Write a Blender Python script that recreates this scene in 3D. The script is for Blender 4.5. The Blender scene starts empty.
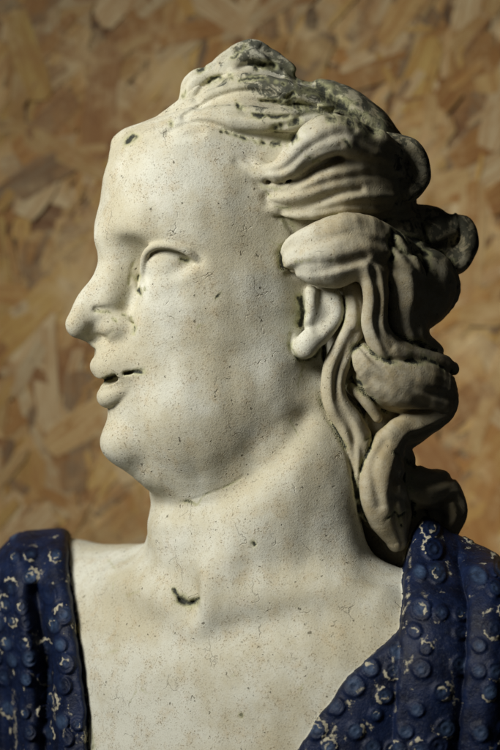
import bpy, math, random, time
import numpy as np

T0 = time.time()
H = 1.5              # voxel size of the carving grid, in modelling units
K = 0.0006           # metres per modelling unit
CX, CV = 250.0, 375.0
f32 = np.float32

# ------------------------------------------------------------------ carving toolkit
def smin(a, b, k):
    h = np.clip(0.5 + 0.5 * (b - a) / k, 0, 1)
    return b + (a - b) * h - k * h * (1 - h)

def smax(a, b, k):
    return -smin(-a, -b, k)

def catmull(P, n):
    """resample a control polyline (any columns) with a Catmull-Rom spline"""
    P = np.asarray(P, float)
    if len(P) == 2:
        t = np.linspace(0, 1, n)[:, None]
        return P[0] * (1 - t) + P[1] * t
    Q = np.vstack([2 * P[0] - P[1], P, 2 * P[-1] - P[-2]])
    out = []
    m = len(P) - 1
    for t in np.linspace(0, m - 1e-6, n):
        i = int(t); u = t - i
        p0, p1, p2, p3 = Q[i], Q[i + 1], Q[i + 2], Q[i + 3]
        out.append(0.5 * (2 * p1 + (p2 - p0) * u + (2 * p0 - 5 * p1 + 4 * p2 - p3) * u * u
                          + (3 * p1 - p0 - 3 * p2 + p3) * u ** 3))
    return np.array(out)

_wr = np.random.RandomState(11)
_WV = []
for _q in range(14):
    _d = _wr.normal(size=3); _d /= np.linalg.norm(_d)
    _WV.append((_d * 2 * math.pi / _wr.uniform(0.8, 2.2), _wr.uniform(0, 6.28)))
def wob(X, Y, V, s, ph=0.0):
    """smooth hand-made unevenness, about -1..1"""
    r = 0
    for d, p in _WV:
        r = r + np.sin(X * f32(d[0] / s) + Y * f32(d[1] / s) + V * f32(d[2] / s) + f32(p + ph))
    return r * f32(0.27)

# head frame: F forward, S towards the near side, V down.  The face looks left and a little towards the camera
TH = math.radians(20); CT, ST = math.cos(TH), math.sin(TH)
HX, HY = 235.0, 0.0
def hw(F, S, v):
    return (HX - F * CT + S * ST, v, HY - F * ST - S * CT)
# chest frame
PH = math.radians(35); CP, SP = math.cos(PH), math.sin(PH)
TX, TY = 262.0, 20.0
def tw(L, F, v):
    return (TX + L * CP - F * SP, v, TY - L * SP - F * CP)

def seg2d(pts, X, V):
    best = None
    for a, b in zip(pts[:-1], pts[1:]):
        ex, ev = b[0] - a[0], b[1] - a[1]
        t = np.clip(((X - f32(a[0])) * f32(ex) + (V - f32(a[1])) * f32(ev)) / f32(ex * ex + ev * ev), 0, 1)
        q = (X - a[0] - t * f32(ex)) ** 2 + (V - a[1] - t * f32(ev)) ** 2
        best = q if best is None else np.minimum(best, q)
    return np.sqrt(best)
class Op:
    def __init__(self, fn, box, pad): self.fn, self.box, self.pad = fn, box, pad
    def hits(self, b):
        if self.box is None: return True
        p = self.pad
        x0, x1, v0, v1, y0, y1 = self.box
        return not (b[0] > x1 + p or b[1] < x0 - p or b[2] > v1 + p or b[3] < v0 - p or b[4] > y1 + p or b[5] < y0 - p)

def box_of(P, r):
    P = np.asarray(P)
    lo, hi = P.min(0) - r, P.max(0) + r
    return (lo[0], hi[0], lo[1], hi[1], lo[2], hi[2])

def tube(ctrl, n=None):
    """ctrl rows (x, v, y, r): round tube with varying radius"""
    C = catmull(ctrl, n or max(2, 5 * (len(ctrl) - 1) + 1)) if len(ctrl) > 2 else np.asarray(ctrl, float)
    def fn(X, Y, V):
        best = None
        for a, b in zip(C[:-1], C[1:]):
            d = b[:3] - a[:3]; L2 = float(d @ d) + 1e-9
            t = np.clip(((X - f32(a[0])) * f32(d[0]) + (V - f32(a[1])) * f32(d[1]) + (Y - f32(a[2])) * f32(d[2])) / f32(L2), 0, 1)
            q = np.sqrt((X - a[0] - t * f32(d[0])) ** 2 + (V - a[1] - t * f32(d[1])) ** 2 + (Y - a[2] - t * f32(d[2])) ** 2) \
                - (f32(a[3]) + t * f32(b[3] - a[3]))
            best = q if best is None else np.minimum(best, q)
        return best
    return fn, box_of(C[:, :3], C[:, 3].max())

def ellip(c, r, yaw=0.0, roll=0.0):
    """ellipsoid; yaw turns it in the ground plane, roll in the picture plane"""
    cy, sy, cr, sr = math.cos(yaw), math.sin(yaw), math.cos(roll), math.sin(roll)
    def fn(X, Y, V):
        x, v, y = X - f32(c[0]), V - f32(c[1]), Y - f32(c[2])
        x, y = x * f32(cy) + y * f32(sy), -x * f32(sy) + y * f32(cy)
        x, v = x * f32(cr) + v * f32(sr), -x * f32(sr) + v * f32(cr)
        k0 = np.sqrt((x / r[0]) ** 2 + (v / r[1]) ** 2 + (y / r[2]) ** 2)
        k1 = np.sqrt((x / r[0] ** 2) ** 2 + (v / r[1] ** 2) ** 2 + (y / r[2] ** 2) ** 2) + 1e-6
        return k0 * (k0 - 1) / k1
    m = max(r)
    return fn, (c[0] - m, c[0] + m, c[1] - m, c[1] + m, c[2] - m, c[2] + m)

def lock(ctrl, flat=0.6, grooves=0, gamp=0.0, ph=0.0, ctr=(262, 250, 15), n=None):
    """ctrl rows (x, v, y, r): a flattened strand with long grooves; its flat side faces away from ctr"""
    n = n or max(6, 6 * (len(ctrl) - 1) + 1)
    C = catmull(ctrl, n)
    P, R = C[:, :3], np.maximum(C[:, 3], 1.0)
    Tn = np.gradient(P, axis=0); Tn /= np.linalg.norm(Tn, axis=1)[:, None]
    cc = np.array(ctr, float)
    N = P - cc; N[:, 1] *= 0.35
    N -= (N * Tn).sum(1)[:, None] * Tn; N /= np.linalg.norm(N, axis=1)[:, None] + 1e-9
    for _ in range(3):
        N[1:-1] = (N[:-2] + 2 * N[1:-1] + N[2:]) / 4
    N -= (N * Tn).sum(1)[:, None] * Tn; N /= np.linalg.norm(N, axis=1)[:, None] + 1e-9
    B = np.cross(Tn, N)
    def fn(X, Y, V):
        shp = X.shape
        best = np.full(shp, 1e9, f32); ba = np.zeros(shp, f32); bb = np.zeros(shp, f32); br = np.ones(shp, f32); bt = np.zeros(shp, f32)
        for i in range(len(P) - 1):
            a, d = P[i], P[i + 1] - P[i]; L2 = float(d @ d) + 1e-9
            x, v, y = X - f32(a[0]), V - f32(a[1]), Y - f32(a[2])
            t = np.clip((x * f32(d[0]) + v * f32(d[1]) + y * f32(d[2])) / f32(L2), 0, 1)
            x = x - t * f32(d[0]); v = v - t * f32(d[1]); y = y - t * f32(d[2])
            q = x * x + v * v + y * y
            m = q < best
            if not m.any(): continue
            nn, mm = N[i], N[i + 1]; b0, b1 = B[i], B[i + 1]
            an = x * (nn[0] + t * (mm[0] - nn[0])) + v * (nn[1] + t * (mm[1] - nn[1])) + y * (nn[2] + t * (mm[2] - nn[2]))
            bn = x * (b0[0] + t * (b1[0] - b0[0])) + v * (b0[1] + t * (b1[1] - b0[1])) + y * (b0[2] + t * (b1[2] - b0[2]))
            al = np.sqrt(np.maximum(q - an * an - bn * bn, 0))
            best = np.where(m, q, best); ba = np.where(m, np.sqrt(an * an + al * al * 0.6), ba); bb = np.where(m, bn, bb)
            br = np.where(m, R[i] + t * (R[i + 1] - R[i]), br); bt = np.where(m, (i + t) / (len(P) - 1), bt)
        rn = br * f32(flat)
        k0 = np.sqrt((ba / rn) ** 2 + (bb / br) ** 2)
        k1 = np.sqrt((ba / rn ** 2) ** 2 + (bb / br ** 2) ** 2) + 1e-6
        d = k0 * (k0 - 1) / k1
        if grooves:
            u = bb / br * f32(1.45 * grooves) + f32(ph) + 0.5 * np.sin(bt * 4 + ph)
            d = d + (f32(1.5 * gamp) * (1 - np.sqrt(np.cos(u) ** 2 + .012)) + f32(.35) * np.cos(u * 3.1 + 1.0)) * np.clip((br - 5) / 10, 0.0, 1.25)
        return d.astype(f32)
    return fn, box_of(P, R.max())

def poly2d(pts):
    """signed distance to a polygon in the (x, v) plane"""
    P = np.asarray(pts, float)
    def fn(X, V):
        d = None; s = np.ones(X.shape, bool)
        ins = np.zeros(X.shape, bool)
        for i in range(len(P)):
            a, b = P[i], P[(i + 1) % len(P)]
            e = b - a
            wx, wv = X - f32(a[0]), V - f32(a[1])
            t = np.clip((wx * f32(e[0]) + wv * f32(e[1])) / f32(e @ e), 0, 1)
            q = (wx - t * f32(e[0])) ** 2 + (wv - t * f32(e[1])) ** 2
            d = q if d is None else np.minimum(d, q)
            c = (V >= a[1]) != (V >= b[1])
            if e[1] != 0:
                ins ^= c & (X < a[0] + (V - a[1]) / e[1] * e[0])
        d = np.sqrt(d)
        return np.where(ins, -d, d).astype(f32)
    return fn

# ------------------------------------------------------------------ the head and chest
ROWS = np.array([  # v, front, half width, back, exponent of the front half
    (62, 10, 16, 30, 2.0), (75, 26, 40, 62, 2.0), (90, 40, 60, 98, 2.0), (106, 58, 74, 125, 2.0), (118, 78, 79, 130, 2.0), (128, 99, 82, 138, 2.05), (138, 115, 85, 142, 2.1), (152, 125, 88, 147, 2.1),
    (180, 134, 92, 150, 2.15), (210, 138, 94, 150, 2.2), (238, 139, 95, 148, 2.2), (258, 134, 95, 143, 2.15), (280, 129, 97, 136, 2.15),
    (310, 129, 98, 124, 2.15), (340, 131, 96, 112, 2.05), (370, 133, 91, 98, 1.9), (400, 131, 84, 84, 1.9), (425, 131, 75, 72, 1.9),
    (440, 128, 66, 62, 1.95), (454, 117, 56, 55, 2.0), (468, 98, 44, 45, 2.0), (495, 55, 22, 30, 2.0)], float)
def pchip(v, col):
    return np.interp(v, RV, RT[col]).astype(f32)
_vs = np.linspace(62, 495, 434)
RV = _vs
RT = {}
for _c in range(1, 5):
    y = np.interp(_vs, ROWS[:, 0], ROWS[:, _c])
    for _ in range(14):
        y[1:-1] = (y[:-2] + 2 * y[1:-1] + y[2:]) / 4
    RT[_c] = y

def head_loft(X, Y, V):
    F = -(X - f32(HX)) * f32(CT) - (Y - f32(HY)) * f32(ST)
    S = (X - f32(HX)) * f32(ST) - (Y - f32(HY)) * f32(CT)
    vc = np.clip(V, 62, 495)
    ff, w, fb, p = pchip(vc, 1), pchip(vc, 2), pchip(vc, 3), pchip(vc, 4)
    fc = f32(8.0)
    a = np.where(F > fc, (F - fc) / np.maximum(ff - fc, 5), (fc - F) / (fb + fc))
    b = np.abs(S) / w
    p = np.where(F > fc, p, f32(2.0))
    g = (a ** p + b ** p + 1e-9) ** (1 / p)
    ext = np.where(F > fc, ff - fc, fb + fc)
    # scale to a distance with the local radius along this direction
    rad = np.sqrt((a * ext) ** 2 + (b * w) ** 2) + 1e-3
    d = rad * (1 - 1 / np.maximum(g, 0.05))
    d = d * 0.9
    over = np.maximum(np.maximum(62 - V, V - 495), 0)
    return np.where(over > 0, np.sqrt(np.maximum(d, 0) ** 2 + over ** 2), d).astype(f32)

def torso(X, Y, V):
    L = (X - f32(TX)) * f32(CP) - (Y - f32(TY)) * f32(SP)
    F = -(X - f32(TX)) * f32(SP) - (Y - f32(TY)) * f32(CP)
    # chest barrel
    def el(l, ff, v, rl, rf, rv):
        k0 = np.sqrt(((L - l) / rl) ** 2 + ((F - ff) / rf) ** 2 + ((V - v) / rv) ** 2)
        k1 = np.sqrt(((L - l) / rl ** 2) ** 2 + ((F - ff) / rf ** 2) ** 2 + ((V - v) / rv ** 2) ** 2) + 1e-6
        return (k0 * (k0 - 1) / k1).astype(f32)
    d = el(0, 5, 790, 265, 138, 250)
    d = smin(d, el(0, 28, 664, 210, 92, 84), 45)
    def cap(a, b, ra, rb):
        a = np.array(a, float); b = np.array(b, float); e = b - a; L2 = float(e @ e)
        t = np.clip(((L - a[0]) * f32(e[0]) + (F - a[1]) * f32(e[1]) + (V - a[2]) * f32(e[2])) / f32(L2), 0, 1)
        return np.sqrt((L - a[0] - t * f32(e[0])) ** 2 + (F - a[1] - t * f32(e[1])) ** 2 + (V - a[2] - t * f32(e[2])) ** 2) - (ra + t * (rb - ra))
    for s, l, f, v in ((-1, 265, 0, 634), (1, 228, -30, 664)):
        d = smin(d, cap((s * 40, 10, 618), (s * l, f, v), 72, 78), 40)
        d = smin(d, cap((s * l, f, v), (s * (l + 30), f, 820), 78, 72), 30)
    return d.astype(f32)

BODY = []   # (op, mode, k)
def add(fb, mode='u', k=4.0):
    fn, box = fb if isinstance(fb, tuple) else (fb, None)
    BODY.append((Op(fn, box, k + 10), mode, k))
add(head_loft)
add(torso, 'u', 10)
# neck
add(tube([(246, 420, 12, 88), (248, 480, 14, 98), (252, 540, 16, 106), (262, 610, 20, 112)]), 'u', 26)
# the fold and fullness under the chin
add(tube([hw(98, 0, 444) + (28,), hw(66, 8, 457) + (41,), hw(35, 25, 451) + (47,)]), 'u', 16)
add(ellip((212, 412, -66), (62, 54, 34), 0.25, -0.5), 'u', 26)
# brow
for q in (1, -1):
    add(tube([hw(123, q * 6, 240) + (9,), hw(119, q * 20, 233) + (9,), hw(108, q * 40, 228) + (9,)]), 'u', 26)
# eye sockets, eyeballs, lids
for q in (1, -1):
    add(ellip(hw(130, q * 31, 284), (15, 32, 19), -TH), 's', 26)
    add(ellip(hw(117, q * 46, 268), (14, 17, 20), -TH), 's', 20)
    add(ellip(hw(86, q * 72, 266), (22, 10, 12), -TH), 's', 14)
    add(ellip(hw(84, q * 48, 270), (25, 24, 24)), 'u', 7)
def mir(P):
    """near-side points (x, v, y, r) and the same on the far side of the face"""
    out = [P]
    Q = []
    for x, v, y, r in P:
        F = -(x - HX) * CT - (y - HY) * ST; S = (x - HX) * ST - (y - HY) * CT
        Q.append(hw(F, -S, v) + (r,))
    return out + [Q]
for q in mir([(147, 284, -72, 2.4), (146.5, 271, -80, 3.2), (149, 258, -88, 4.0), (158, 251, -96, 4.3), (172, 250.5, -101, 4.3), (187, 255, -102, 3.8), (199, 263, -98, 3.2), (206, 268, -94, 2)]):
    add(tube(q), 'u', 3)
for q in mir([(153, 264, -96, 0.8), (159, 259.5, -102, 1.8), (173, 259, -106, 1.9), (186, 263, -105, 1.5)]):
    add(tube(q), 's', 2)
for q in mir([(148, 288, -74, 3), (160, 290, -85, 3.5), (178, 287, -92, 3.5), (196, 276, -95, 3)]):
    add(tube(q), 'u', 12)
# nose
add(tube([hw(124, 0, 248) + (11,), hw(124, 0, 268) + (11,), hw(134.5, 0, 284) + (11.5,), hw(153, 0, 304) + (11,), hw(164.5, 0, 325) + (11.5,)]), 'u', 16)
for q in (1, -1):
    add(tube([hw(113, q * 12, 238) + (14,), hw(118, q * 9, 258) + (14,), hw(128, q * 8, 290) + (16,), hw(141, q * 8, 312) + (15,)]), 'u', 16)
    add(ellip(hw(131, q * 19, 328), (18, 13, 12), -TH), 'u', 7)
add(tube([hw(163, 0, 330) + (8.5,), hw(146, 0, 338) + (8,), hw(134, 0, 345) + (8,)]), 'u', 7)
for q in (1, -1):
    add(ellip(hw(146, q * 12, 342), (11, 5, 7), -TH), 's', 4)
    add(tube([hw(150, q * 18, 311) + (1.5,), hw(136, q * 27, 312) + (2.8,), hw(123, q * 31, 315) + (2.6,), hw(114, q * 32, 323) + (2.4,), hw(111, q * 31, 333) + (1.5,), hw(112, q * 30, 340) + (1,)]), 's', 6)
# lips and chin
add(ellip(hw(119, 0, 366), (27, 26, 34), -TH), 'u', 16)
for q in (1, -1):
    add(tube([hw(142, 0, 382) + (5,), hw(140, q * 9, 381) + (5,), hw(131, q * 22, 377) + (5,), hw(120, q * 32, 373) + (4,)]), 's', 3)
for q in (1, -1):
    add(tube([hw(140, 0, 367) + (10,), hw(138.5, q * 9, 366) + (10,), hw(130, q * 20, 366.5) + (8,), hw(114, q * 31, 366) + (5,)]), 'u', 2)
    add(tube([hw(132.5, 0, 397) + (10,), hw(130.5, q * 10, 395.5) + (10,), hw(122, q * 22, 388) + (9,), hw(109, q * 32, 381) + (6.5,)]), 'u', 2)
add(tube([hw(142, 0, 350) + (3,), hw(151, 0, 360) + (2,)]), 's', 6)
add(ellip(hw(110, 0, 442), (29, 24, 31), -TH), 'u', 12)
add(tube([hw(143, -30, 414) + (3,), hw(149, 0, 416) + (4,), hw(136, 26, 413) + (3,)]), 's', 10)
# ear
add(tube([hw(-48, 90, 296) + (9,), (330, 300, -80, 9), (333, 318, -82, 9), (320, 334, -86, 9.5), (309, 342, -88, 12), (306, 348, -87, 10.5)]), 'u', 4)
add(ellip((266, 380, -64), (36, 46, 24)), 'u', 26)
add(ellip((318, 318, -80), (17, 26, 12)), 'u', 4)
add(tube([(309, 294, -88, 6), (309, 306, -91, 5), (306, 322, -90, 4.5)]), 'u', 8)
add(tube([(319, 301, -93, 2.5), (323, 316, -96, 4), (316, 330, -98, 3)]), 's', 7)
add(tube([(301, 306, -98, 4.5), (303, 318, -96, 3)]), 's', 3)
add(tube([(338, 420, -32, 36), (322, 490, -54, 38), (325, 560, -62, 34)]), 'u', 36)
add(tube([(300, 470, -64, 26), (282, 520, -74, 26), (275, 570, -80, 22)]), 'u', 34)
# sternomastoid, clavicles, notch
add(tube([(316, 395, -44, 13), (282, 470, -68, 15), (237, 545, -83, 14), (203, 592, -91, 8)]), 'u', 40)
add(tube([tw(10, 112, 606) + (5,), tw(60, 104, 592) + (7,), tw(125, 74, 584) + (8,), tw(165, 48, 596) + (6,)]), 'u', 32)
add(tube([tw(-12, 112, 606) + (5,), tw(-60, 102, 592) + (6,), tw(-130, 70, 584) + (6,)]), 'u', 32)
add(ellip(tw(0, 134, 592), (13, 18, 14)), 's', 24)
for _x, _v, _r in ((178, 596, 2.5), (182, 600, 3.2), (187, 602, 3.6), (193, 602, 3.2), (198, 600, 2.2)):
    add(ellip((_x, _v, -105), (_r * 1.3, _r, 26)), 's', 2)

# ------------------------------------------------------------------ hair
LOCKS = []    # (op, k, part id)
GID = [0]
def hair(fb, k=4.0, part=None):
    fn, box = fb
    LOCKS.append((Op(fn, box, k + 10), k, part))
CAP = 'cap'
hair(ellip((300, 186, 4), (118, 110, 92), 0, 0.25), 6, CAP)
hair(lock([(188, 110, -20, 10), (195, 88, -18, 15), (218, 76, -16, 15), (250, 57, -10, 18), (280, 72, -4, 17), (302, 90, -4, 14)], 0.9, 2, 2.0, 0.4, (262, 160, 15)), 4, 'a')
hair(lock([(172, 122, -36, 11), (205, 101, -46, 15), (245, 92, -54, 15), (285, 98, -58, 15), (320, 108, -48, 15), (355, 124, -36, 12)], 0.8, 2, 2.4, 1.0, (262, 200, 15)), 4, 'b')
hair(lock([(146, 140, -40, 9), (175, 130, -60, 10), (203, 124, -72, 11), (240, 126, -82, 12), (285, 128, -84, 14), (330, 120, -66, 14)], 0.7, 2, 2.2, 2.0, (262, 220, 15)), 4, 'c')
hair(lock([(119, 152, -16, 5), (121, 143, -18, 8), (132, 138, -22, 9), (150, 134, -26, 8)], 0.9, 0, 0, 0, (262, 200, 15)), 6, 'd')
# temple wave
hair(ellip((338, 180, -56), (58, 40, 34), 0.5), 8, 'e')
hair(lock([(250, 178, -88, 4), (280, 178, -97, 13), (304, 156, -101, 20), (330, 142, -98, 24), (360, 148, -78, 24), (388, 160, -54, 18)], 0.8, 2, 1.4, 0.9), 8, 'e')
hair(lock([(262, 198, -86, 4), (292, 199, -94, 13), (325, 186, -90, 17), (358, 176, -74, 19), (388, 178, -52, 18)], 0.75, 2, 1.2, 0.9), 6, 'e')
hair(lock([(270, 214, -86, 4), (305, 214, -90, 12), (345, 203, -84, 18), (380, 198, -58, 18)], 0.75, 2, 1.2, 0.2), 6, 'e')
# rear curl
hair(ellip((404, 172, -24), (24, 32, 22)), 6, 'f')
hair(lock([(376, 150, -52, 15), (406, 156, -40, 16), (416, 178, -36, 14), (404, 194, -38, 12), (392, 182, -42, 9)], 0.9, 1, 1.0), 4, 'f')
hair(ellip((420, 236, 5), (40, 32, 34)), 8, 'g')
hair(lock([(412, 246, 0, 20), (440, 240, 2, 20), (460, 227, 0, 15), (467, 244, -2, 13), (456, 262, -4, 14), (440, 262, -4, 12)], 0.9, 1, 1.0), 6, 'g')
# wave over the ear
hair(lock([(293, 264, -84, 17), (302, 262, -95, 27), (325, 259, -102, 34), (352, 252, -95, 34), (385, 262, -70, 30), (424, 282, -36, 26)], 0.72, 3, 1.2, 0.3), 6, 'h')
hair(ellip((410, 288, -34), (42, 46, 34)), 8, 'i')
hair(lock([(396, 256, -46, 20), (428, 274, -28, 27), (437, 294, -22, 25), (420, 316, -22, 16)], 0.85, 3, 1.5, 0.3), 6, 'i')
hair(lock([(354, 252, -104, 13), (366, 270, -102, 15), (372, 296, -96, 15), (371, 326, -88, 15), (384, 350, -80, 16), (410, 362, -62, 17), (438, 367, -42, 13), (450, 369, -34, 7)], 0.75, 2, 0.9), 10, 'h')
hair(ellip((396, 312, -54), (30, 46, 22)), 9, 'i')
hair(lock([(386, 254, -80, 20), (400, 280, -74, 24), (400, 312, -66, 21), (408, 336, -56, 17), (430, 352, -42, 12)], 0.8, 2, 1.2, 1.0), 8, 'i')
# strands behind the ear
hair(lock([(350, 290, -80, 11), (353, 320, -80, 14), (344, 346, -79, 15), (332, 372, -78, 14), (333, 400, -77, 14), (348, 424, -73, 16), (358, 446, -68, 18), (358, 476, -64, 16), (364, 506, -60, 14)], 0.75, 2, 1.2, 0.5), 6, 'l')
hair(ellip((392, 384, -50), (46, 28, 24), 0.5, 0.2), 8, 'm')
hair(lock([(350, 344, -76, 10), (368, 362, -78, 20), (398, 380, -68, 29), (432, 392, -46, 27), (438, 408, -36, 22), (416, 424, -46, 20), (394, 434, -58, 20), (382, 454, -62, 27), (380, 484, -61, 32), (386, 510, -56, 27), (395, 536, -50, 14)], 0.7, 3, 1.1, 0.6), 6, 'm')
hair(ellip((382, 480, -38), (34, 52, 24)), 8, 'm')
hair(lock([(350, 388, -68, 6), (362, 398, -70, 7), (374, 416, -66, 6)], 0.9), 3, 'n')
hair(ellip((430, 506, 0), (28, 26, 22)), 6, 'o')
hair(lock([(388, 478, -46, 24), (414, 488, -32, 25), (440, 490, -14, 22), (452, 510, -8, 19), (446, 532, -6, 16)], 0.8, 2, 1.5), 6, 'o')
# mass that backs the strands
hair(tube([(370, 250, 0, 62), (368, 330, -14, 56), (362, 395, -14, 46), (366, 455, -10, 38), (392, 510, 0, 40), (402, 540, 6, 40)]), 6, 'bulk')

# ------------------------------------------------------------------ robe
rng = random.Random(4)
ROBES = []
_f1 = tube([(325, 500, -52, 36), (330, 560, -62, 33), (345, 600, -66, 24)])[0]; _f2 = tube([(372, 566, -46, 30), (412, 572, -30, 37), (450, 596, -30, 40)])[0]
def FILL(X, Y, V): return smin(_f1(X, Y, V), _f2(X, Y, V), 16)
def rosettes(poly, step, seed):
    r = random.Random(seed); pf = poly2d(poly); out = []
    xs = [p[0] for p in poly]; vs = [p[1] for p in poly]
    row = 0; v = min(vs) + 8
    while v < max(vs):
        x = min(xs) + (step / 2 if row % 2 else 4)
        while x < max(xs):
            qx, qv = x + r.uniform(-5, 5), v + r.uniform(-5, 5)
            if pf(np.array([qx], f32), np.array([qv], f32))[0] < -3 and r.random() > .08 and all((qx - z[0]) ** 2 + (qv - z[1]) ** 2 > 15.5 ** 2 for z in out):
                out.append((qx, qv, r.uniform(6.0, 11.0), r.uniform(0, 6.28), r.random()))
            x += step
        v += step * 0.84; row += 1
    return out
def near_ros(ros, X, V):
    bd = np.full(X.shape, 1e9, f32); ba = np.zeros(X.shape, f32); bi = np.zeros(X.shape, np.int32); br = np.ones(X.shape, f32) * 10
    x0, x1, v0, v1 = X.min() - 16, X.max() + 16, V.min() - 16, V.max() + 16
    for i, (x, v, r, a, q) in enumerate(ros):
        if not (x0 < x < x1 and v0 < v < v1): continue
        dx, dv = X - f32(x), V - f32(v)
        d = np.sqrt(dx * dx + dv * dv)
        m = d < bd
        bd = np.where(m, d, bd); ba = np.where(m, np.arctan2(dv, dx) - f32(a), ba); bi = np.where(m, i, bi); br = np.where(m, r, br)
    return bd / br, ba, bi
def robe(name, poly, thick, folds, step, seed, edge=7.0, back=400.0):
    """cloth lying on the chest; folds are (line, half width, height) ridges and valleys of the cloth"""
    ros = rosettes(poly, step, seed); pf = poly2d(poly)
    def fn(X, Y, V):
        th = f32(thick)
        for line, w, h in folds:
            th = th + f32(h) * np.exp(-(seg2d(line, X, V) / f32(w)) ** 2)
        th = np.maximum(th, f32(3.5))
        d = smin(torso(X, Y, V), FILL(X, Y, V), 30) - th
        q, a, i = near_ros(ros, X, V)
        bump = 1.7 * np.exp(-((q - 0.86) / 0.17) ** 2) + 1.2 * np.exp(-((q - 0.40 - .08 * np.cos(a)) / 0.15) ** 2) + 1.0 * np.clip(1.3 - q, 0, 0.8) / 0.8
        d = d - bump.astype(f32)
        e = pf(X, V) + 0.9 * np.sin(V * f32(0.21)) * np.sin(V * f32(0.07) + X * f32(0.1))
        return smax(np.maximum(d, Y - f32(back)), e, edge).astype(f32)
    xs = [p[0] for p in poly]; vs = [p[1] for p in poly]
    ROBES.append(dict(name=name, op=Op(fn, (min(xs), max(xs), min(vs), max(vs), -260, min(330, back)), 14), ros=ros, poly=poly))
robe('far', [(-90, 500), (48, 500), (58, 548), (66, 590), (76, 640), (86, 700), (92, 830), (-90, 830)], 10,
     [([(46, 560), (62, 660), (66, 820)], 13, 9), ([(10, 560), (20, 660), (18, 820)], 16, 13), ([(30, 600), (42, 660), (46, 820)], 8, -10), ([(-10, 600), (-4, 820)], 8, -8)], 21, 3)
robe('near_lower', [(396, 612), (388, 620), (345, 656), (310, 704), (276, 765), (262, 830), (410, 830), (410, 620)], 8, [([(384, 640), (350, 700), (310, 790)], 22, 3)], 20, 5, back=0.0)
robe('near_band', [(424, 506), (410, 532), (399, 568), (391, 620), (385, 700), (380, 830), (446, 830), (452, 700), (458, 600), (462, 500)], 15, [([(424, 520), (418, 620), (408, 820)], 18, 5), ([(458, 560), (452, 680), (440, 820)], 9, -6)], 21, 8)
robe('near_outer', [(448, 500), (456, 590), (448, 680), (436, 830), (620, 830), (620, 500)], 17, [([(480, 560), (474, 660), (458, 820)], 16, 8), ([(500, 600), (496, 700), (484, 820)], 8, -9)], 21, 12)

# ------------------------------------------------------------------ crevices and cracks: (points as seen from the front, half width, dirt)
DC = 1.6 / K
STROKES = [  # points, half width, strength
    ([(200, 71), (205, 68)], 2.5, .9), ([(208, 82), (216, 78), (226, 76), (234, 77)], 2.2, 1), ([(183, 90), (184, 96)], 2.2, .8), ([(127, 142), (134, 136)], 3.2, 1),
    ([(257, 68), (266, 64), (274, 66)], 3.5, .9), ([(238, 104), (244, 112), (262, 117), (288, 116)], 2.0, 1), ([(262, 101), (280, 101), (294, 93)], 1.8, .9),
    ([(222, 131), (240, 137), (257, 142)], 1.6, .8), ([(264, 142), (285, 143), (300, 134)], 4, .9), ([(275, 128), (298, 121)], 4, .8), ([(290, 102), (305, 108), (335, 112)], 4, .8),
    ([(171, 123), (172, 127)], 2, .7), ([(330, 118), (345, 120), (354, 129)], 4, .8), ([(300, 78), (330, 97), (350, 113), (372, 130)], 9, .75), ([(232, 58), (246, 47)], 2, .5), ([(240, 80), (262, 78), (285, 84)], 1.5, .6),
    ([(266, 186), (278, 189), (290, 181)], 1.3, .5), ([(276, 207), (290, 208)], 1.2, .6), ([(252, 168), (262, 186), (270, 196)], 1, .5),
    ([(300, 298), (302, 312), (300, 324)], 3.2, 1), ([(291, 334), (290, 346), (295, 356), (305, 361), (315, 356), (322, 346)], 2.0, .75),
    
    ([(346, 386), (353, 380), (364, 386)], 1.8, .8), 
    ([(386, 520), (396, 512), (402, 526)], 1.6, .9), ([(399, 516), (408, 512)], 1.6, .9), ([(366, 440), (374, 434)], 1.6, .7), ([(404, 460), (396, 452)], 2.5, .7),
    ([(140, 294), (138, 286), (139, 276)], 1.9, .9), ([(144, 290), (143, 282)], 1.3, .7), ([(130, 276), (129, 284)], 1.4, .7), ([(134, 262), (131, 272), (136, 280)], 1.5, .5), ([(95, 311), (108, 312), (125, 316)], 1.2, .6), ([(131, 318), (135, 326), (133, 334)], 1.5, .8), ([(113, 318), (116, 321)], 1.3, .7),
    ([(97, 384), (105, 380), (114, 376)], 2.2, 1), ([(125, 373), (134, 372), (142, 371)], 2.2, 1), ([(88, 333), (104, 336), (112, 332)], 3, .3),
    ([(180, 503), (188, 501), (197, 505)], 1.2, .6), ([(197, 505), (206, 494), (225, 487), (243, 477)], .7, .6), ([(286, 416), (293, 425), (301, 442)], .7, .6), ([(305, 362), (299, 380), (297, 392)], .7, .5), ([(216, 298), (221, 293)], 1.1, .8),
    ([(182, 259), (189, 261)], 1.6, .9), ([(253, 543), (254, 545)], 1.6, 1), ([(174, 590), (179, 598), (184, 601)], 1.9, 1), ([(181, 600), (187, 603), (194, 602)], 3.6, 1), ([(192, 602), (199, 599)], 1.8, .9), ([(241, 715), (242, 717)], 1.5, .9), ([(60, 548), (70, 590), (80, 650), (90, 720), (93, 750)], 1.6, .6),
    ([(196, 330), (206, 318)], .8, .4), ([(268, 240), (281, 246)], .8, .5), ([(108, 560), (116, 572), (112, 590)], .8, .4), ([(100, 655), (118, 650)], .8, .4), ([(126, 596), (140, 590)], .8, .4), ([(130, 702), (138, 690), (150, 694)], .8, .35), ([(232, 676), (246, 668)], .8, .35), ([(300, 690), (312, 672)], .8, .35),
    ([(301, 151), (309, 144)], 1.2, .6), ([(311, 163), (318, 160), (322, 166)], 1.2, .6), ([(306, 156), (313, 160)], 1, .6), ([(345, 140), (350, 146)], 1.6, .6), ([(296, 262), (310, 260)], 1.2, .5), ([(330, 262), (338, 256)], 1.2, .5), ([(388, 240), (398, 248)], 2.6, .7), ([(402, 252), (412, 255)], 2.4, .7)]
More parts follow.
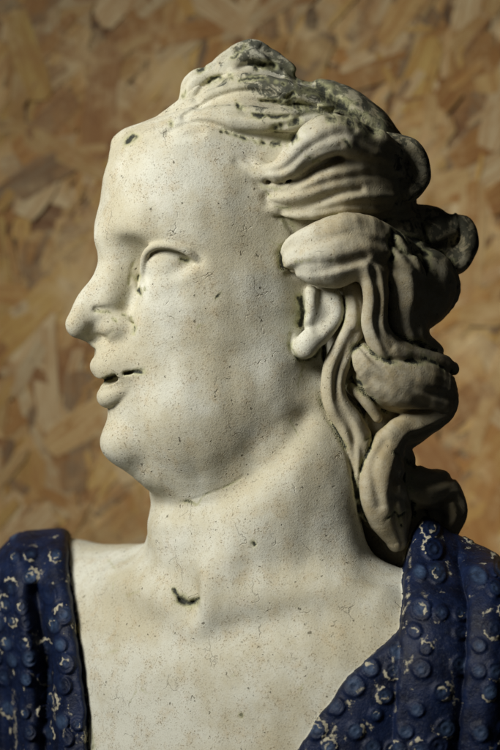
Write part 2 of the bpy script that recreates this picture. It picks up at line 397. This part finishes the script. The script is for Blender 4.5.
GROOVES = [  # carved lines without dirt: points, half width, depth
    ([(158, 506), (182, 508), (215, 500), (250, 482), (290, 446), (304, 420)], 13, 4.2), ([(180, 503), (188, 501), (206, 495), (225, 487), (243, 477)], 1.2, .5),
    ([(196, 99), (206, 85), (232, 73), (256, 63), (280, 74)], 4, 2.6), ([(262, 48), (280, 60), (296, 76)], 4, 2), ([(184, 117), (215, 99), (250, 91), (290, 99), (330, 113)], 3.5, 2.6), ([(200, 108), (240, 100), (300, 108)], 3, 1.6),
    ([(168, 133), (190, 124), (210, 124), (240, 134), (290, 138)], 4, 2.6), ([(150, 141), (170, 138), (200, 132)], 5, 1.4), ([(236, 162), (254, 178), (268, 204)], 4, 1.1), ([(246, 158), (268, 182)], 3, .8),
    ([(268, 194), (290, 189), (315, 172), (340, 158)], 4.5, 3), ([(282, 211), (305, 208), (335, 196), (360, 190)], 4, 2.6), ([(300, 168), (318, 152), (340, 146)], 4, 1.4), ([(268, 180), (290, 180)], 3, 1.2),
    ([(294, 272), (320, 271), (352, 262), (366, 258)], 5, 2.4), ([(302, 247), (330, 239), (354, 235), (390, 246)], 4.5, 1.6), ([(380, 262), (412, 276), (438, 290)], 5, 2.2),
    ([(373, 262), (379, 296), (378, 326), (392, 346)], 3.5, 2), ([(372, 376), (400, 392), (428, 404)], 5, 2.2), ([(385, 442), (373, 468), (380, 505)], 4.5, 2.4), ([(352, 332), (338, 365), (337, 395), (352, 430), (354, 472)], 3.5, 2.2),
    ([(400, 478), (426, 483), (450, 479)], 5, 3), ([(394, 494), (420, 510), (442, 516)], 4.5, 2.2), ([(406, 160), (412, 172), (404, 186), (396, 178)], 4, 2.5), ([(416, 250), (442, 246), (458, 238)], 5, 3)]
CUTS = [(catmull(p, 4 * len(p)) if len(p) > 2 else np.array(p, float), w, d * (1.7 if p[0][1] < 145 else 1.15)) for p, w, d in GROOVES]
CUTS += [(catmull(p, 4 * len(p)) if len(p) > 2 else np.array(p, float), w * .9, w * .85 * g) for p, w, g in STROKES if w > 1.25]
CUTS = [(p, w, d, (p[:, 0].min() - 3 * w - 12, p[:, 0].max() + 3 * w + 12, p[:, 1].min() - 3 * w - 12, p[:, 1].max() + 3 * w + 12)) for p, w, d in CUTS]

# ------------------------------------------------------------------ evaluate
PARTS = ['skin'] + sorted({p for _, _, p in LOCKS}) + [r['name'] for r in ROBES]
PID = {n: i for i, n in enumerate(PARTS)}
def field(X, Y, V, box):
    d = np.full(X.shape, 400, f32)
    for op, mode, k in BODY:
        if not op.hits(box): continue
        e = op.fn(X, Y, V).astype(f32)
        d = smin(d, e, f32(k)) if mode == 'u' else smax(d, -e, f32(k))
    idx = np.zeros(X.shape, np.uint8)
    h2 = np.full(X.shape, 400, f32)
    hd = np.full(X.shape, 400, f32); hb = np.full(X.shape, 400, f32); hi = np.zeros(X.shape, np.uint8)
    for op, k, p in LOCKS:
        if not op.hits(box): continue
        e = op.fn(X, Y, V).astype(f32)
        m = e < hb
        h2 = np.where(m & (hi != PID[p]), hb, np.where(~m & (hi != PID[p]), np.minimum(h2, e), h2))
        hi[m] = PID[p]; hb = np.minimum(hb, e)
        hd = smin(hd, e, f32(k))
    idx = np.where(hd < d, hi, idx)
    low = 1 / (1 + np.exp((214 - V) / 5))
    seam = np.minimum(np.where(hd < d + 3, h2 - hb, 99), np.abs(hd - d) + 12 * (1 - low)).astype(f32)
    hd = hd + f32(.38) * wob(X, Y, V, 17.0, .4)
    d = smin(d, hd, (3.5 + 9 / (1 + np.exp((V - 222) / 9))).astype(f32))
    d = d + 0.45 * wob(X, Y, V, 34.0) + 0.05 * wob(X, Y, V, 9.0, 1.3)
    d = d + f32(2.6) * (.35 + .65 * low) * np.exp(-(seam / f32(2.4)) ** 2)
    if box[4] < 40:
        pf = f32(DC) / (f32(DC) + Y); sx, sv = CX + (X - CX) * pf, CV + (V - CV) * pf
        fr = np.clip((60 - Y) / 20, 0, 1)
        for p, w, dep, bb in CUTS:
            if box[0] > bb[1] or box[1] < bb[0] or box[2] > bb[3] or box[3] < bb[2]: continue
            d = d + fr * f32(dep) * np.exp(-(seg2d(p, sx, sv) / f32(w)) ** 2)
    for r in ROBES:
        if not r['op'].hits(box): continue
        e = r['op'].fn(X, Y, V)
        idx = np.where(e < d, PID[r['name']], idx)
        d = smin(d, e, f32(1.5))
    return d.astype(f32), idx, np.minimum(seam, 60).astype(np.float16)

X0, X1, V0, V1, Y0, Y1 = -70.0, 570.0, 30.0, 800.0, -240.0, 200.0
nx, nv, ny = int((X1 - X0) / H) + 1, int((V1 - V0) / H) + 1, int((Y1 - Y0) / H) + 1
gx = (X0 + H * np.arange(nx)).astype(f32); gv = (V0 + H * np.arange(nv)).astype(f32); gy = (Y0 + H * np.arange(ny)).astype(f32)
D = np.full((nx, nv, ny), 1.0, f32); ID = np.zeros((nx, nv, ny), np.uint8); SE = np.full((nx, nv, ny), 60, np.float16)
BS = 24
nblk = 0
for i in range(0, nx, BS):
    for j in range(0, nv, BS):
        for k in range(0, ny, BS):
            xs, vs, ys = gx[i:i + BS], gv[j:j + BS], gy[k:k + BS]
            box = (xs[0], xs[-1], vs[0], vs[-1], ys[0], ys[-1])
            # coarse test on a sparse lattice of the block
            cx, cv, cy = np.meshgrid(np.linspace(xs[0], xs[-1], 4, dtype=f32), np.linspace(vs[0], vs[-1], 4, dtype=f32), np.linspace(ys[0], ys[-1], 4, dtype=f32), indexing='ij')
            cd, _, _ = field(cx, cy, cv, box)
            if np.abs(cd).min() > H * BS * 0.42:
                D[i:i + BS, j:j + BS, k:k + BS] = 1.0 if cd[0, 0, 0] > 0 else -1.0
                continue
            nblk += 1
            X, V, Y = np.meshgrid(xs, vs, ys, indexing='ij')
            d, q, se = field(X, Y, V, box)
            D[i:i + BS, j:j + BS, k:k + BS] = d; ID[i:i + BS, j:j + BS, k:k + BS] = q; SE[i:i + BS, j:j + BS, k:k + BS] = se
D[0] = np.maximum(D[0], 0.5); D[-1] = np.maximum(D[-1], 0.5); D[:, -1] = np.maximum(D[:, -1], 0.5); D[:, :, -1] = np.maximum(D[:, :, -1], 0.5)
D[:, :, 0] = np.maximum(D[:, :, 0], 0.5)
print('field', nblk, 'blocks', round(time.time() - T0, 1), 's')

def surface_nets(D):
    ins = D < 0
    n = ins[:-1, :-1, :-1].astype(np.uint8)
    for a in (0, 1):
        for b in (0, 1):
            for c in (0, 1):
                if a or b or c:
                    n += ins[a:ins.shape[0] - 1 + a, b:ins.shape[1] - 1 + b, c:ins.shape[2] - 1 + c]
    ci = np.argwhere((n > 0) & (n < 8)); del n
    lut = np.full((D.shape[0] - 1, D.shape[1] - 1, D.shape[2] - 1), -1, np.int32)
    lut[ci[:, 0], ci[:, 1], ci[:, 2]] = np.arange(len(ci))
    cor = {}
    for a in (0, 1):
        for b in (0, 1):
            for c in (0, 1):
                cor[a, b, c] = D[ci[:, 0] + a, ci[:, 1] + b, ci[:, 2] + c]
    acc = np.zeros((len(ci), 3)); cnt = np.zeros(len(ci))
    for ax in range(3):
        o = [q for q in range(3) if q != ax]
        for p in (0, 1):
            for q in (0, 1):
                a = [0, 0, 0]; a[o[0]] = p; a[o[1]] = q; b = list(a); b[ax] = 1
                d0, d1 = cor[tuple(a)], cor[tuple(b)]
                m = (d0 < 0) != (d1 < 0)
                t = np.where(m, d0 / np.where(m, d0 - d1, 1), 0)
                pos = np.array(a, float)[None].repeat(len(ci), 0); pos[:, ax] = t
                acc[m] += pos[m]; cnt[m] += 1
    P = ci + acc / cnt[:, None]
    quads = []
    for ax in range(3):
        o1, o2 = [(1, 2), (2, 0), (0, 1)][ax]
        sl0 = [slice(None)] * 3; sl1 = [slice(None)] * 3
        sl0[ax] = slice(0, -1); sl1[ax] = slice(1, None)
        A, B = ins[tuple(sl0)], ins[tuple(sl1)]
        e = np.argwhere(A != B)
        ok = (e[:, o1] > 0) & (e[:, o2] > 0) & (e[:, o1] < D.shape[o1] - 1) & (e[:, o2] < D.shape[o2] - 1)
        e = e[ok]
        flip = A[e[:, 0], e[:, 1], e[:, 2]]
        def cell(d1, d2):
            c = e.copy(); c[:, o1] -= d1; c[:, o2] -= d2
            return lut[c[:, 0], c[:, 1], c[:, 2]]
        q = np.stack([cell(1, 1), cell(0, 1), cell(0, 0), cell(1, 0)], 1)
        q[~flip] = q[~flip][:, ::-1]
        quads.append(q)
    return P, np.vstack(quads), ci

P, Q, CI = surface_nets(D)
qid = ID[CI[Q[:, 0], 0], CI[Q[:, 0], 1], CI[Q[:, 0], 2]].copy()
def tidy(pid):
    """stray specks of one part join the part that surrounds them"""
    sel = np.nonzero(qid == pid)[0]; q = Q[sel]
    if not len(sel): return
    u, inv = np.unique(q, return_inverse=True); inv = inv.reshape(-1, 4)
    lab = np.arange(len(u))
    while True:
        m = lab[inv].min(1); new = lab.copy()
        np.minimum.at(new, inv.ravel(), np.repeat(m, 4)); new = new[new]
        if (new == lab).all(): break
        lab = new
    fl = lab[inv[:, 0]]; ids, cnt = np.unique(fl, return_counts=True)
    for i_, c_ in zip(ids, cnt):
        if c_ == cnt.max() or c_ > 900: continue
        fs = sel[fl == i_]; vs_ = np.unique(Q[fs])
        near = np.isin(Q, vs_).any(1) & (qid != pid)
        qid[fs] = np.bincount(qid[near]).argmax() if near.any() else 0
for _p in range(len(PARTS)): tidy(_p)
# normals from the field
def sample(gi, gj, gk):
    i = np.clip(gi, 0, nx - 1.001); j = np.clip(gj, 0, nv - 1.001); k = np.clip(gk, 0, ny - 1.001)
    i0, j0, k0 = i.astype(int), j.astype(int), k.astype(int); a, b, c = i - i0, j - j0, k - k0
    r = 0
    for u in (0, 1):
        for v in (0, 1):
            for w in (0, 1):
                r = r + D[i0 + u, j0 + v, k0 + w] * (a if u else 1 - a) * (b if v else 1 - b) * (c if w else 1 - c)
    return r
G = np.stack([sample(P[:, 0] + 1, P[:, 1], P[:, 2]) - sample(P[:, 0] - 1, P[:, 1], P[:, 2]),
              sample(P[:, 0], P[:, 1], P[:, 2] + 1) - sample(P[:, 0], P[:, 1], P[:, 2] - 1),
              -(sample(P[:, 0], P[:, 1] + 1, P[:, 2]) - sample(P[:, 0], P[:, 1] - 1, P[:, 2]))], 1)
G /= np.linalg.norm(G, axis=1)[:, None] + 1e-9
vid = ID[CI[:, 0], CI[:, 1], CI[:, 2]]
PX, PV, PY = X0 + P[:, 0] * H, V0 + P[:, 1] * H, Y0 + P[:, 2] * H
vseam = sum(SE[CI[:, 0] + a, CI[:, 1] + b, CI[:, 2] + c].astype(f32) for a in (0, 1) for b in (0, 1) for c in (0, 1)) / 8
del D, ID, SE
W = np.stack([(PX - CX) * K, PY * K, (CV - PV) * K], 1)
print('nets', len(P), 'verts', round(time.time() - T0, 1), 's')

# ------------------------------------------------------------------ dirt, cracks, lichen with painted hair shade, and worn glaze carried by the surface
robe_ids = [PID[r['name']] for r in ROBES]
_cls = np.isin(qid, robe_ids)
_E = np.vstack([np.stack([Q[:, a], Q[:, (a + 1) % 4]], 1) for a in range(4)]); _E.sort(axis=1)
_C = np.tile(_cls, 4)
_key = _E[:, 0].astype(np.int64) * len(P) + _E[:, 1]
_o = np.argsort(_key, kind='stable'); _key, _E, _C = _key[_o], _E[_o], _C[_o]
_m = np.nonzero((_key[:-1] == _key[1:]) & (_C[:-1] != _C[1:]))[0]
_B = _E[_m]
for _it in range(8):
    acc = np.zeros((len(P), 3)); cnt = np.zeros(len(P))
    np.add.at(acc, _B[:, 0], W[_B[:, 1]]); np.add.at(acc, _B[:, 1], W[_B[:, 0]]); np.add.at(cnt, _B.ravel(), 1)
    ok = cnt > 0
    W[ok] = .5 * W[ok] + .5 * acc[ok] / cnt[ok][:, None]
SX = CX + (PX - CX) * DC / (DC + PY); SV = CV + (PV - CV) * DC / (DC + PY)
front = (G[:, 1] < 0.35) & (PY < 70)
NV = len(P)
PAINT = np.zeros((NV, 4), f32); PAINT[:, 3] = 1
fi = np.nonzero(front)[0]
fx, fv = SX[fi].astype(f32), SV[fi].astype(f32)
gr = np.zeros(len(fi), f32)
_z = np.zeros_like(fx); wx = .35 * wob(fx, _z, fv, 6.0, .3); wv = .35 * wob(fx, _z, fv, 7.0, 2.1)
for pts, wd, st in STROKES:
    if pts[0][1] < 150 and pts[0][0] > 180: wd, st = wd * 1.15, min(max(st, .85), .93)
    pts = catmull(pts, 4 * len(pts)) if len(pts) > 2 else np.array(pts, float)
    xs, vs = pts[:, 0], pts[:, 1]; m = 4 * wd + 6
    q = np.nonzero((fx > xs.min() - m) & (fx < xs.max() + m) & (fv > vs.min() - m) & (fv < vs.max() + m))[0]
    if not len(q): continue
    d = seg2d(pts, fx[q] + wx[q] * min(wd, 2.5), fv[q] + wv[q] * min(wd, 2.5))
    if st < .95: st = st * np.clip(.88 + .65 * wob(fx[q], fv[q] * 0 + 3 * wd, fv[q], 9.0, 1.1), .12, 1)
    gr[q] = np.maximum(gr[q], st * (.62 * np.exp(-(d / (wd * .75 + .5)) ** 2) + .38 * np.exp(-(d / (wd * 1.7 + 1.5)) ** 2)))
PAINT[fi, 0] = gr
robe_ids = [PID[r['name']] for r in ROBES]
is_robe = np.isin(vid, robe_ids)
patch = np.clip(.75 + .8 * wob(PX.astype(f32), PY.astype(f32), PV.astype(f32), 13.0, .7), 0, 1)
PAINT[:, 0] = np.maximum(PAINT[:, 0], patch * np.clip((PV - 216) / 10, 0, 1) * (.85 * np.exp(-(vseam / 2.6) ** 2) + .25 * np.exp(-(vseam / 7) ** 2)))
PAINT[is_robe, 0] *= 0
is_hair = (vid != 0) & ~is_robe
# lichen mottling on the hair; towards the back it also paints in shade
lich_shade = np.clip((PX - 335) / 90, 0, 1) * np.clip((330 - PV) / 80, 0.25, 1) + 1.1 * np.clip((150 - PV) / 40, 0, 1) * np.clip((PX - 160) / 100, 0, 1)
PAINT[:, 1] = np.where(is_hair, np.clip(lich_shade, 0, 1), 0)
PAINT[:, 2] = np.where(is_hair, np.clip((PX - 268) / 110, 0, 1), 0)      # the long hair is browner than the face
RUBS = [([(5, 700), (9, 760)], 5), ([(52, 690), (53, 722)], 4), ([(40, 664), (42, 672)], 4), ([(66, 720), (64, 735)], 2.5), ([(489, 700), (484, 760)], 4), ([(437, 640), (441, 690)], 2.5),
        ([(402, 568), (399, 592)], 3.5), ([(414, 580), (418, 588)], 4), ([(384, 640), (386, 690)], 2.5), ([(404, 560), (407, 530), (415, 520)], 2.2), ([(350, 672), (356, 668)], 3), ([(306, 722), (300, 734)], 3)]
for r in ROBES:
    q = np.nonzero(vid == PID[r['name']])[0]
    rq, ra, ri = near_ros(r['ros'], PX[q].astype(f32), PV[q].astype(f32))
    rr = np.array([z[4] for z in r['ros']] + [0.0])[ri]
    r2 = (rr * 7.31) % 1.0; r3 = (rr * 13.7) % 1.0
    jj = 0.25 * np.sin(PX[q] * .9 + PV[q] * .3) * np.sin(PV[q] * .8 - PX[q] * .2)
    arc = np.clip((np.cos(ra) - .25 + .9 * (r2 - .5) + jj) * 5, 0, 1) * np.clip(1 - np.abs(rq - 1.02 + jj * .6) / .26, 0, 1) * (r3 > .5)
    cen = np.clip(1 - np.abs(rq - .42 + jj * .5) / .2, 0, 1) * np.clip((np.cos(ra + 1.5) + .1) * 4, 0, 1) * (r2 > .6) * .9
    wr = 0
    for pts, wd in RUBS:
        wr = np.maximum(wr, np.exp(-(seg2d(pts, PX[q], PV[q]) / wd) ** 2))
    PAINT[q, 0] = np.clip(np.maximum(1.5 * np.maximum(arc, cen), .62 * wr), 0, 1)
    PAINT[q, 1] = np.clip(1.1 - rq, 0, 1) * (0.3 + rr)          # glaze pooled paler on the bosses
    PAINT[q, 2] = np.clip((rq - 1.05) * 3, 0, 1)

# ------------------------------------------------------------------ materials
def new_mat(name):
    m = bpy.data.materials.new(name); m.use_nodes = True
    return m, m.node_tree.nodes, m.node_tree.links, m.node_tree.nodes['Principled BSDF']
class NT:
    """small helper to write node trees"""
    def __init__(self, name): self.m, self.N, self.L, self.b = new_mat(name)
    def put(self, sock, v):
        if hasattr(v, 'is_output'): self.L.new(v, sock)
        else: sock.default_value = v
    def coord(self):
        return self.N.new('ShaderNodeTexCoord').outputs['Object']
    def attr(self, n):
        a = self.N.new('ShaderNodeAttribute'); a.attribute_name = n; return a
    def noise(self, vec, scale, detail=4, rough=.6, dist=0):
        n = self.N.new('ShaderNodeTexNoise'); self.L.new(vec, n.inputs['Vector'])
        n.inputs['Scale'].default_value = scale; n.inputs['Detail'].default_value = detail; n.inputs['Roughness'].default_value = rough; n.inputs['Distortion'].default_value = dist
        return n.outputs['Fac']
    def ramp(self, v, lo, hi, a=0.0, b=1.0):
        r = self.N.new('ShaderNodeMapRange'); r.interpolation_type = 'SMOOTHSTEP'
        self.put(r.inputs[0], v); r.inputs[1].default_value = lo; r.inputs[2].default_value = hi; r.inputs[3].default_value = a; r.inputs[4].default_value = b
        return r.outputs[0]
    def math(self, op, a, b=0.0, clamp=False):
        n = self.N.new('ShaderNodeMath'); n.operation = op; n.use_clamp = clamp; self.put(n.inputs[0], a); self.put(n.inputs[1], b); return n.outputs[0]
    def mix(self, f, a, b):
        n = self.N.new('ShaderNodeMix'); n.data_type = 'RGBA'; self.put(n.inputs[0], f)
        self.put(n.inputs[6], a if hasattr(a, 'is_output') else (*a, 1)); self.put(n.inputs[7], b if hasattr(b, 'is_output') else (*b, 1)); return n.outputs[2]
    def sep(self, c):
        n = self.N.new('ShaderNodeSeparateColor'); self.L.new(c, n.inputs[0]); return n.outputs
    def bump(self, h, strength, dist, nrm=None):
        n = self.N.new('ShaderNodeBump'); n.inputs['Strength'].default_value = strength; n.inputs['Distance'].default_value = dist
        self.L.new(h, n.inputs['Height'])
        if nrm: self.L.new(nrm, n.inputs['Normal'])
        return n.outputs[0]
def stone():
    t = NT('weathered_stone'); p = t.coord()
    paint = t.sep(t.attr('paint').outputs['Color'])
    big = t.noise(p, 16, 5, .65); mid = t.noise(p, 90, 5, .7); fine = t.noise(p, 950, 3, .75); tiny = t.noise(p, 1500, 2, .6)
    c = t.mix(t.ramp(big, .38, .64), (.53, .49, .345), (.65, .645, .53))
    c = t.mix(t.ramp(mid, .48, .75, 0, .45), c, (.50, .39, .22))
    c = t.mix(t.ramp(t.noise(p, 34, 6, .75), .56, .72, 0, .45), c, (.74, .72, .62))
    sp = t.math('MULTIPLY', t.ramp(fine, .545, .63), t.ramp(mid, .38, .6, .25, 1))
    c = t.mix(t.math('MULTIPLY', sp, .8), c, (.20, .16, .09))
    c = t.mix(t.ramp(tiny, .60, .74, 0, .45), c, (.82, .80, .72))
    pit = t.ramp(t.noise(p, 330, 2, .5), .70, .755)
    c = t.mix(t.math('MULTIPLY', pit, .75), c, (.10, .085, .05))
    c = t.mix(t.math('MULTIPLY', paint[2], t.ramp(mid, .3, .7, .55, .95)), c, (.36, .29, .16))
    # hair-line scratches
    w = t.N.new('ShaderNodeTexVoronoi'); w.feature = 'DISTANCE_TO_EDGE'; w.inputs['Scale'].default_value = 42
    wv = t.N.new('ShaderNodeVectorMath'); wv.operation = 'ADD'
    nz = t.N.new('ShaderNodeTexNoise'); nz.inputs['Scale'].default_value = 60; nz.inputs['Detail'].default_value = 4; t.L.new(p, nz.inputs['Vector'])
    sc_ = t.N.new('ShaderNodeVectorMath'); sc_.operation = 'SCALE'; sc_.inputs['Scale'].default_value = .03; t.L.new(nz.outputs['Color'], sc_.inputs[0])
    t.L.new(p, wv.inputs[0]); t.L.new(sc_.outputs[0], wv.inputs[1]); t.L.new(wv.outputs[0], w.inputs['Vector'])
    scr = t.math('MULTIPLY', t.ramp(w.outputs['Distance'], .0, .022, 1, 0), t.ramp(t.noise(p, 55, 3, .6), .57, .66))
    c = t.mix(t.math('MULTIPLY', scr, .3), c, (.16, .13, .08))
    # lichen with the rear hair's shade painted in, and dirt
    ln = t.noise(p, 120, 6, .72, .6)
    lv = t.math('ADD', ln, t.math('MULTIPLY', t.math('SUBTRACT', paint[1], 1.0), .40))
    lich_shade = t.ramp(lv, .40, .52)
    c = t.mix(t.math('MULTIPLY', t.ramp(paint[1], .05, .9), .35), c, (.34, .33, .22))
    c = t.mix(t.math('MULTIPLY', lich_shade, .86), c, (.035, .040, .028))
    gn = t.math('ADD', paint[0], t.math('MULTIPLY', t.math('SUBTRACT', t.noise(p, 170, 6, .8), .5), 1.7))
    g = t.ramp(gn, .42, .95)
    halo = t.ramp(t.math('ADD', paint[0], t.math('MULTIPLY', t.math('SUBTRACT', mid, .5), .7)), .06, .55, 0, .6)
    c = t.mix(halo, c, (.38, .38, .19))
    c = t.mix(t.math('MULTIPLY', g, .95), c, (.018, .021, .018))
    t.L.new(c, t.b.inputs['Base Color'])
    t.b.inputs['Roughness'].default_value = .82; t.b.inputs['Specular IOR Level'].default_value = .3
    n1 = t.bump(mid, .13, .0020)
    h = t.math('SUBTRACT', t.math('SUBTRACT', t.math('MULTIPLY', fine, .6), t.math('MULTIPLY', pit, .9)), t.math('MULTIPLY', scr, .7))
    h = t.math('SUBTRACT', h, t.math('MULTIPLY', g, .8))
    n2 = t.bump(h, .6, .0008, n1)
    t.L.new(n2, t.b.inputs['Normal'])
    return t.m
def glaze():
    t = NT('blue_glaze'); p = t.coord()
    paint = t.sep(t.attr('paint').outputs['Color'])
    n = t.noise(p, 70, 5, .7); f = t.noise(p, 420, 4, .7)
    c = t.mix(t.ramp(n, .3, .7), (.0025, .0045, .015), (.0065, .015, .050))
    c = t.mix(t.math('MULTIPLY', t.ramp(paint[1], .1, .9), t.ramp(n, .35, .65, .2, .9)), c, (.05, .085, .15))
    c = t.mix(t.math('MULTIPLY', t.ramp(f, .56, .74), .35), c, (.10, .12, .15))
    wn = t.math('ADD', paint[0], t.math('MULTIPLY', t.math('SUBTRACT', t.noise(p, 210, 6, .8), .5), 2.0))
    wear = t.math('MAXIMUM', t.ramp(wn, .5, 1.0), t.math('MULTIPLY', paint[2], t.ramp(t.noise(p, 95, 5, .7), .60, .68)))
    c = t.mix(t.math('MULTIPLY', wear, .9), c, (.48, .44, .31))
    t.L.new(c, t.b.inputs['Base Color'])
    t.L.new(t.ramp(wear, 0, 1, .52, .88), t.b.inputs['Roughness']); t.b.inputs['Specular IOR Level'].default_value = .22
    n1 = t.bump(n, .5, .002); n2 = t.bump(f, .6, .0008, n1)
    t.L.new(n2, t.b.inputs['Normal'])
    return t.m
STONE, BLUE = stone(), glaze()

# ------------------------------------------------------------------ scene objects
COL = bpy.context.scene.collection
def make_part(name, ids, mat, parent):
    sel = np.isin(qid, ids)
    q = Q[sel]
    if not len(q): return None
    u, inv = np.unique(q, return_inverse=True)
    inv = inv.reshape(-1, 4)
    me = bpy.data.meshes.new(name)
    me.vertices.add(len(u)); me.vertices.foreach_set('co', W[u].astype(f32).ravel())
    me.loops.add(inv.size); me.loops.foreach_set('vertex_index', inv.astype(np.int32).ravel())
    me.polygons.add(len(inv)); me.polygons.foreach_set('loop_start', np.arange(0, inv.size, 4, dtype=np.int32))
    me.polygons.foreach_set('loop_total', np.full(len(inv), 4, np.int32))
    me.update(calc_edges=True)
    me.polygons.foreach_set('use_smooth', np.ones(len(inv), bool))
    me.normals_split_custom_set_from_vertices(G[u])
    at = me.attributes.new('paint', 'FLOAT_COLOR', 'POINT'); at.data.foreach_set('color', PAINT[u].ravel())
    me.materials.append(mat)
    o = bpy.data.objects.new(name, me); COL.objects.link(o)
    if parent: o.parent = parent
    return o
bust = bpy.data.objects.new('bust', None); COL.objects.link(bust)
bust['label'] = 'weathered off white portrait bust in profile with curled hair and dark blue robe'
bust['category'] = 'bust'
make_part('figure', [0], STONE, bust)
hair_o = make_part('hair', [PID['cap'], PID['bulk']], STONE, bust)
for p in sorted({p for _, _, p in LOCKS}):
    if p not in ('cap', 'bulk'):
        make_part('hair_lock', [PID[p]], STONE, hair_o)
for r in ROBES:
    make_part('robe', [PID[r['name']]], BLUE, bust)

# ------------------------------------------------------------------ strand board behind
BY = .42
rb = random.Random(21)
bv, bf, bcol, buv = [], [], [], []
TONES = [(.58, .39, .15), (.63, .45, .20), (.53, .33, .11), (.46, .25, .075), (.68, .54, .30), (.57, .40, .17), (.36, .20, .075), (.62, .42, .13), (.66, .52, .29), (.30, .21, .11)]
def flake(cx, cz, ln, wd, ang, lift, tone):
    ca, sa = math.cos(ang), math.sin(ang)
    tilt = rb.uniform(-.006, .006); tl2 = rb.uniform(-.004, .004)
    outline = []
    for u, v in ((-1, -.35), (-.93, -.8), (-.4, -1), (.3, -.95), (.9, -.8), (1, -.2), (.97, .4), (.85, .85), (.2, 1), (-.5, .92), (-.95, .6)):
        outline.append((u * ln / 2 * rb.uniform(.9, 1.04), v * wd / 2 * rb.uniform(.78, 1.1)))
    b0 = len(bv); off = rb.uniform(0, 50)
    n = len(outline)
    for k, dz in ((0, 0.0), (1, .0007)):
        for u, v in outline:
            s_ = 1 if k == 0 else 1.02
            bv.append((cx + (u * ca - v * sa) * s_, BY - lift + dz + u * tilt + v * tl2, cz + (u * sa + v * ca) * s_))
            bcol.append((*tone, 1)); buv.append((u * 1.0 + off, v * 1.0 + off, off))
    bf.append(tuple(range(b0, b0 + n)))
    for q in range(n):
        r_ = (q + 1) % n
        bf.append((b0 + q, b0 + n + q, b0 + n + r_, b0 + r_))
for k in range(6500):
    big = rb.random()
    ln = rb.uniform(.04, .10) if big < .36 else rb.uniform(.012, .05)
    wd = rb.uniform(.010, .030) if big < .36 else rb.uniform(.003, .012)
    tone = rb.choice(TONES); f_ = rb.uniform(.82, 1.1); tone = tuple(min(1, c * f_) for c in tone)
    if rb.random() < .03: tone = (.09, .055, .03); ln *= .35; wd *= .4
    flake(rb.uniform(-.42, .42), rb.uniform(-.5, .5), ln, wd, rb.gauss(math.radians(58), .6), .0006 + .0016 * k / 6500 + rb.uniform(0, .0003), tone)
b0 = len(bv)
for x in (-.55, .55):
    for y in (BY, BY + .018):
        for z in (-.65, .65):
            bv.append((x, y, z)); bcol.append((.25, .14, .06, 1)); buv.append((x, z, 0))
bf += [tuple(b0 + q for q in f) for f in ((0, 1, 5, 4), (2, 3, 7, 6), (0, 2, 3, 1), (4, 5, 7, 6), (1, 3, 7, 5), (0, 4, 6, 2))]
me = bpy.data.meshes.new('strand_board'); me.from_pydata(bv, [], bf); me.update()
at = me.attributes.new('tone', 'FLOAT_COLOR', 'POINT'); at.data.foreach_set('color', np.array(bcol, f32).ravel())
at = me.attributes.new('grain', 'FLOAT_VECTOR', 'POINT'); at.data.foreach_set('vector', np.array(buv, f32).ravel())
t = NT('pressed_wood_strands')
gv = t.attr('grain').outputs['Vector']
mp = t.N.new('ShaderNodeMapping'); mp.inputs['Scale'].default_value = (22, 300, 1); t.L.new(gv, mp.inputs['Vector'])
g1 = t.noise(mp.outputs[0], 1, 5, .65); g2 = t.noise(t.coord(), 30, 5, .7)
c = t.attr('tone').outputs['Color']
dk = t.N.new('ShaderNodeMix'); dk.data_type = 'RGBA'; dk.blend_type = 'MULTIPLY'; t.L.new(t.ramp(g1, .35, .65, 0, .85), dk.inputs[0]); t.L.new(c, dk.inputs[6]); dk.inputs[7].default_value = (.70, .52, .36, 1)
c = t.mix(t.ramp(g2, .46, .68, 0, .65), dk.outputs[2], (.42, .22, .07))
c = t.mix(t.ramp(t.noise(t.coord(), 13, 7, .8), .48, .66, 0, .7), c, (.70, .52, .26))
c = t.mix(t.ramp(t.noise(t.coord(), 55, 5, .7), .60, .70, 0, .6), c, (.16, .085, .035))
t.L.new(c, t.b.inputs['Base Color']); t.b.inputs['Roughness'].default_value = .6
t.L.new(t.bump(g1, .4, .001), t.b.inputs['Normal'])
me.materials.append(t.m)
o = bpy.data.objects.new('strand_board', me); COL.objects.link(o)
o['label'] = 'tan oriented strand board wall panel of pressed wood flakes behind the bust'; o['category'] = 'wood panel'

# ------------------------------------------------------------------ camera and light
D_CAM = 1.6
cam = bpy.data.cameras.new('camera'); co = bpy.data.objects.new('camera', cam); COL.objects.link(co)
co.location = (0, -D_CAM, 0); co.rotation_euler = (math.radians(90), 0, 0)
cam.sensor_fit = 'VERTICAL'; cam.sensor_height = 36; cam.lens = 36 * D_CAM / (750 * K)
cam.clip_end = 50; cam.clip_start = .05
cam.dof.use_dof = True; cam.dof.focus_distance = D_CAM - .05; cam.dof.aperture_fstop = 6.4
sc = bpy.context.scene; sc.camera = co
w = bpy.data.worlds.new('World'); sc.world = w; w.use_nodes = True
w.node_tree.nodes['Background'].inputs[0].default_value = (.8, .85, .9, 1); w.node_tree.nodes['Background'].inputs[1].default_value = .012
from mathutils import Vector
def area(name, loc, target, sx, sy, power, col, spread):
    l = bpy.data.lights.new(name, 'AREA'); l.shape = 'RECTANGLE'; l.size = sx; l.size_y = sy; l.energy = power; l.color = col; l.spread = math.radians(spread)
    o = bpy.data.objects.new(name, l); COL.objects.link(o); o.location = loc
    o.rotation_euler = (Vector(target) - Vector(loc)).to_track_quat('-Z', 'Y').to_euler()
area('window_light', (-.99, -.78, .74), (-.108, -.05, .125), .5, .6, 2.3, (1, .98, .945), 43)
sc.view_settings.view_transform = 'Standard'; sc.view_settings.look = 'None'
print('done', round(time.time() - T0, 1), 's')
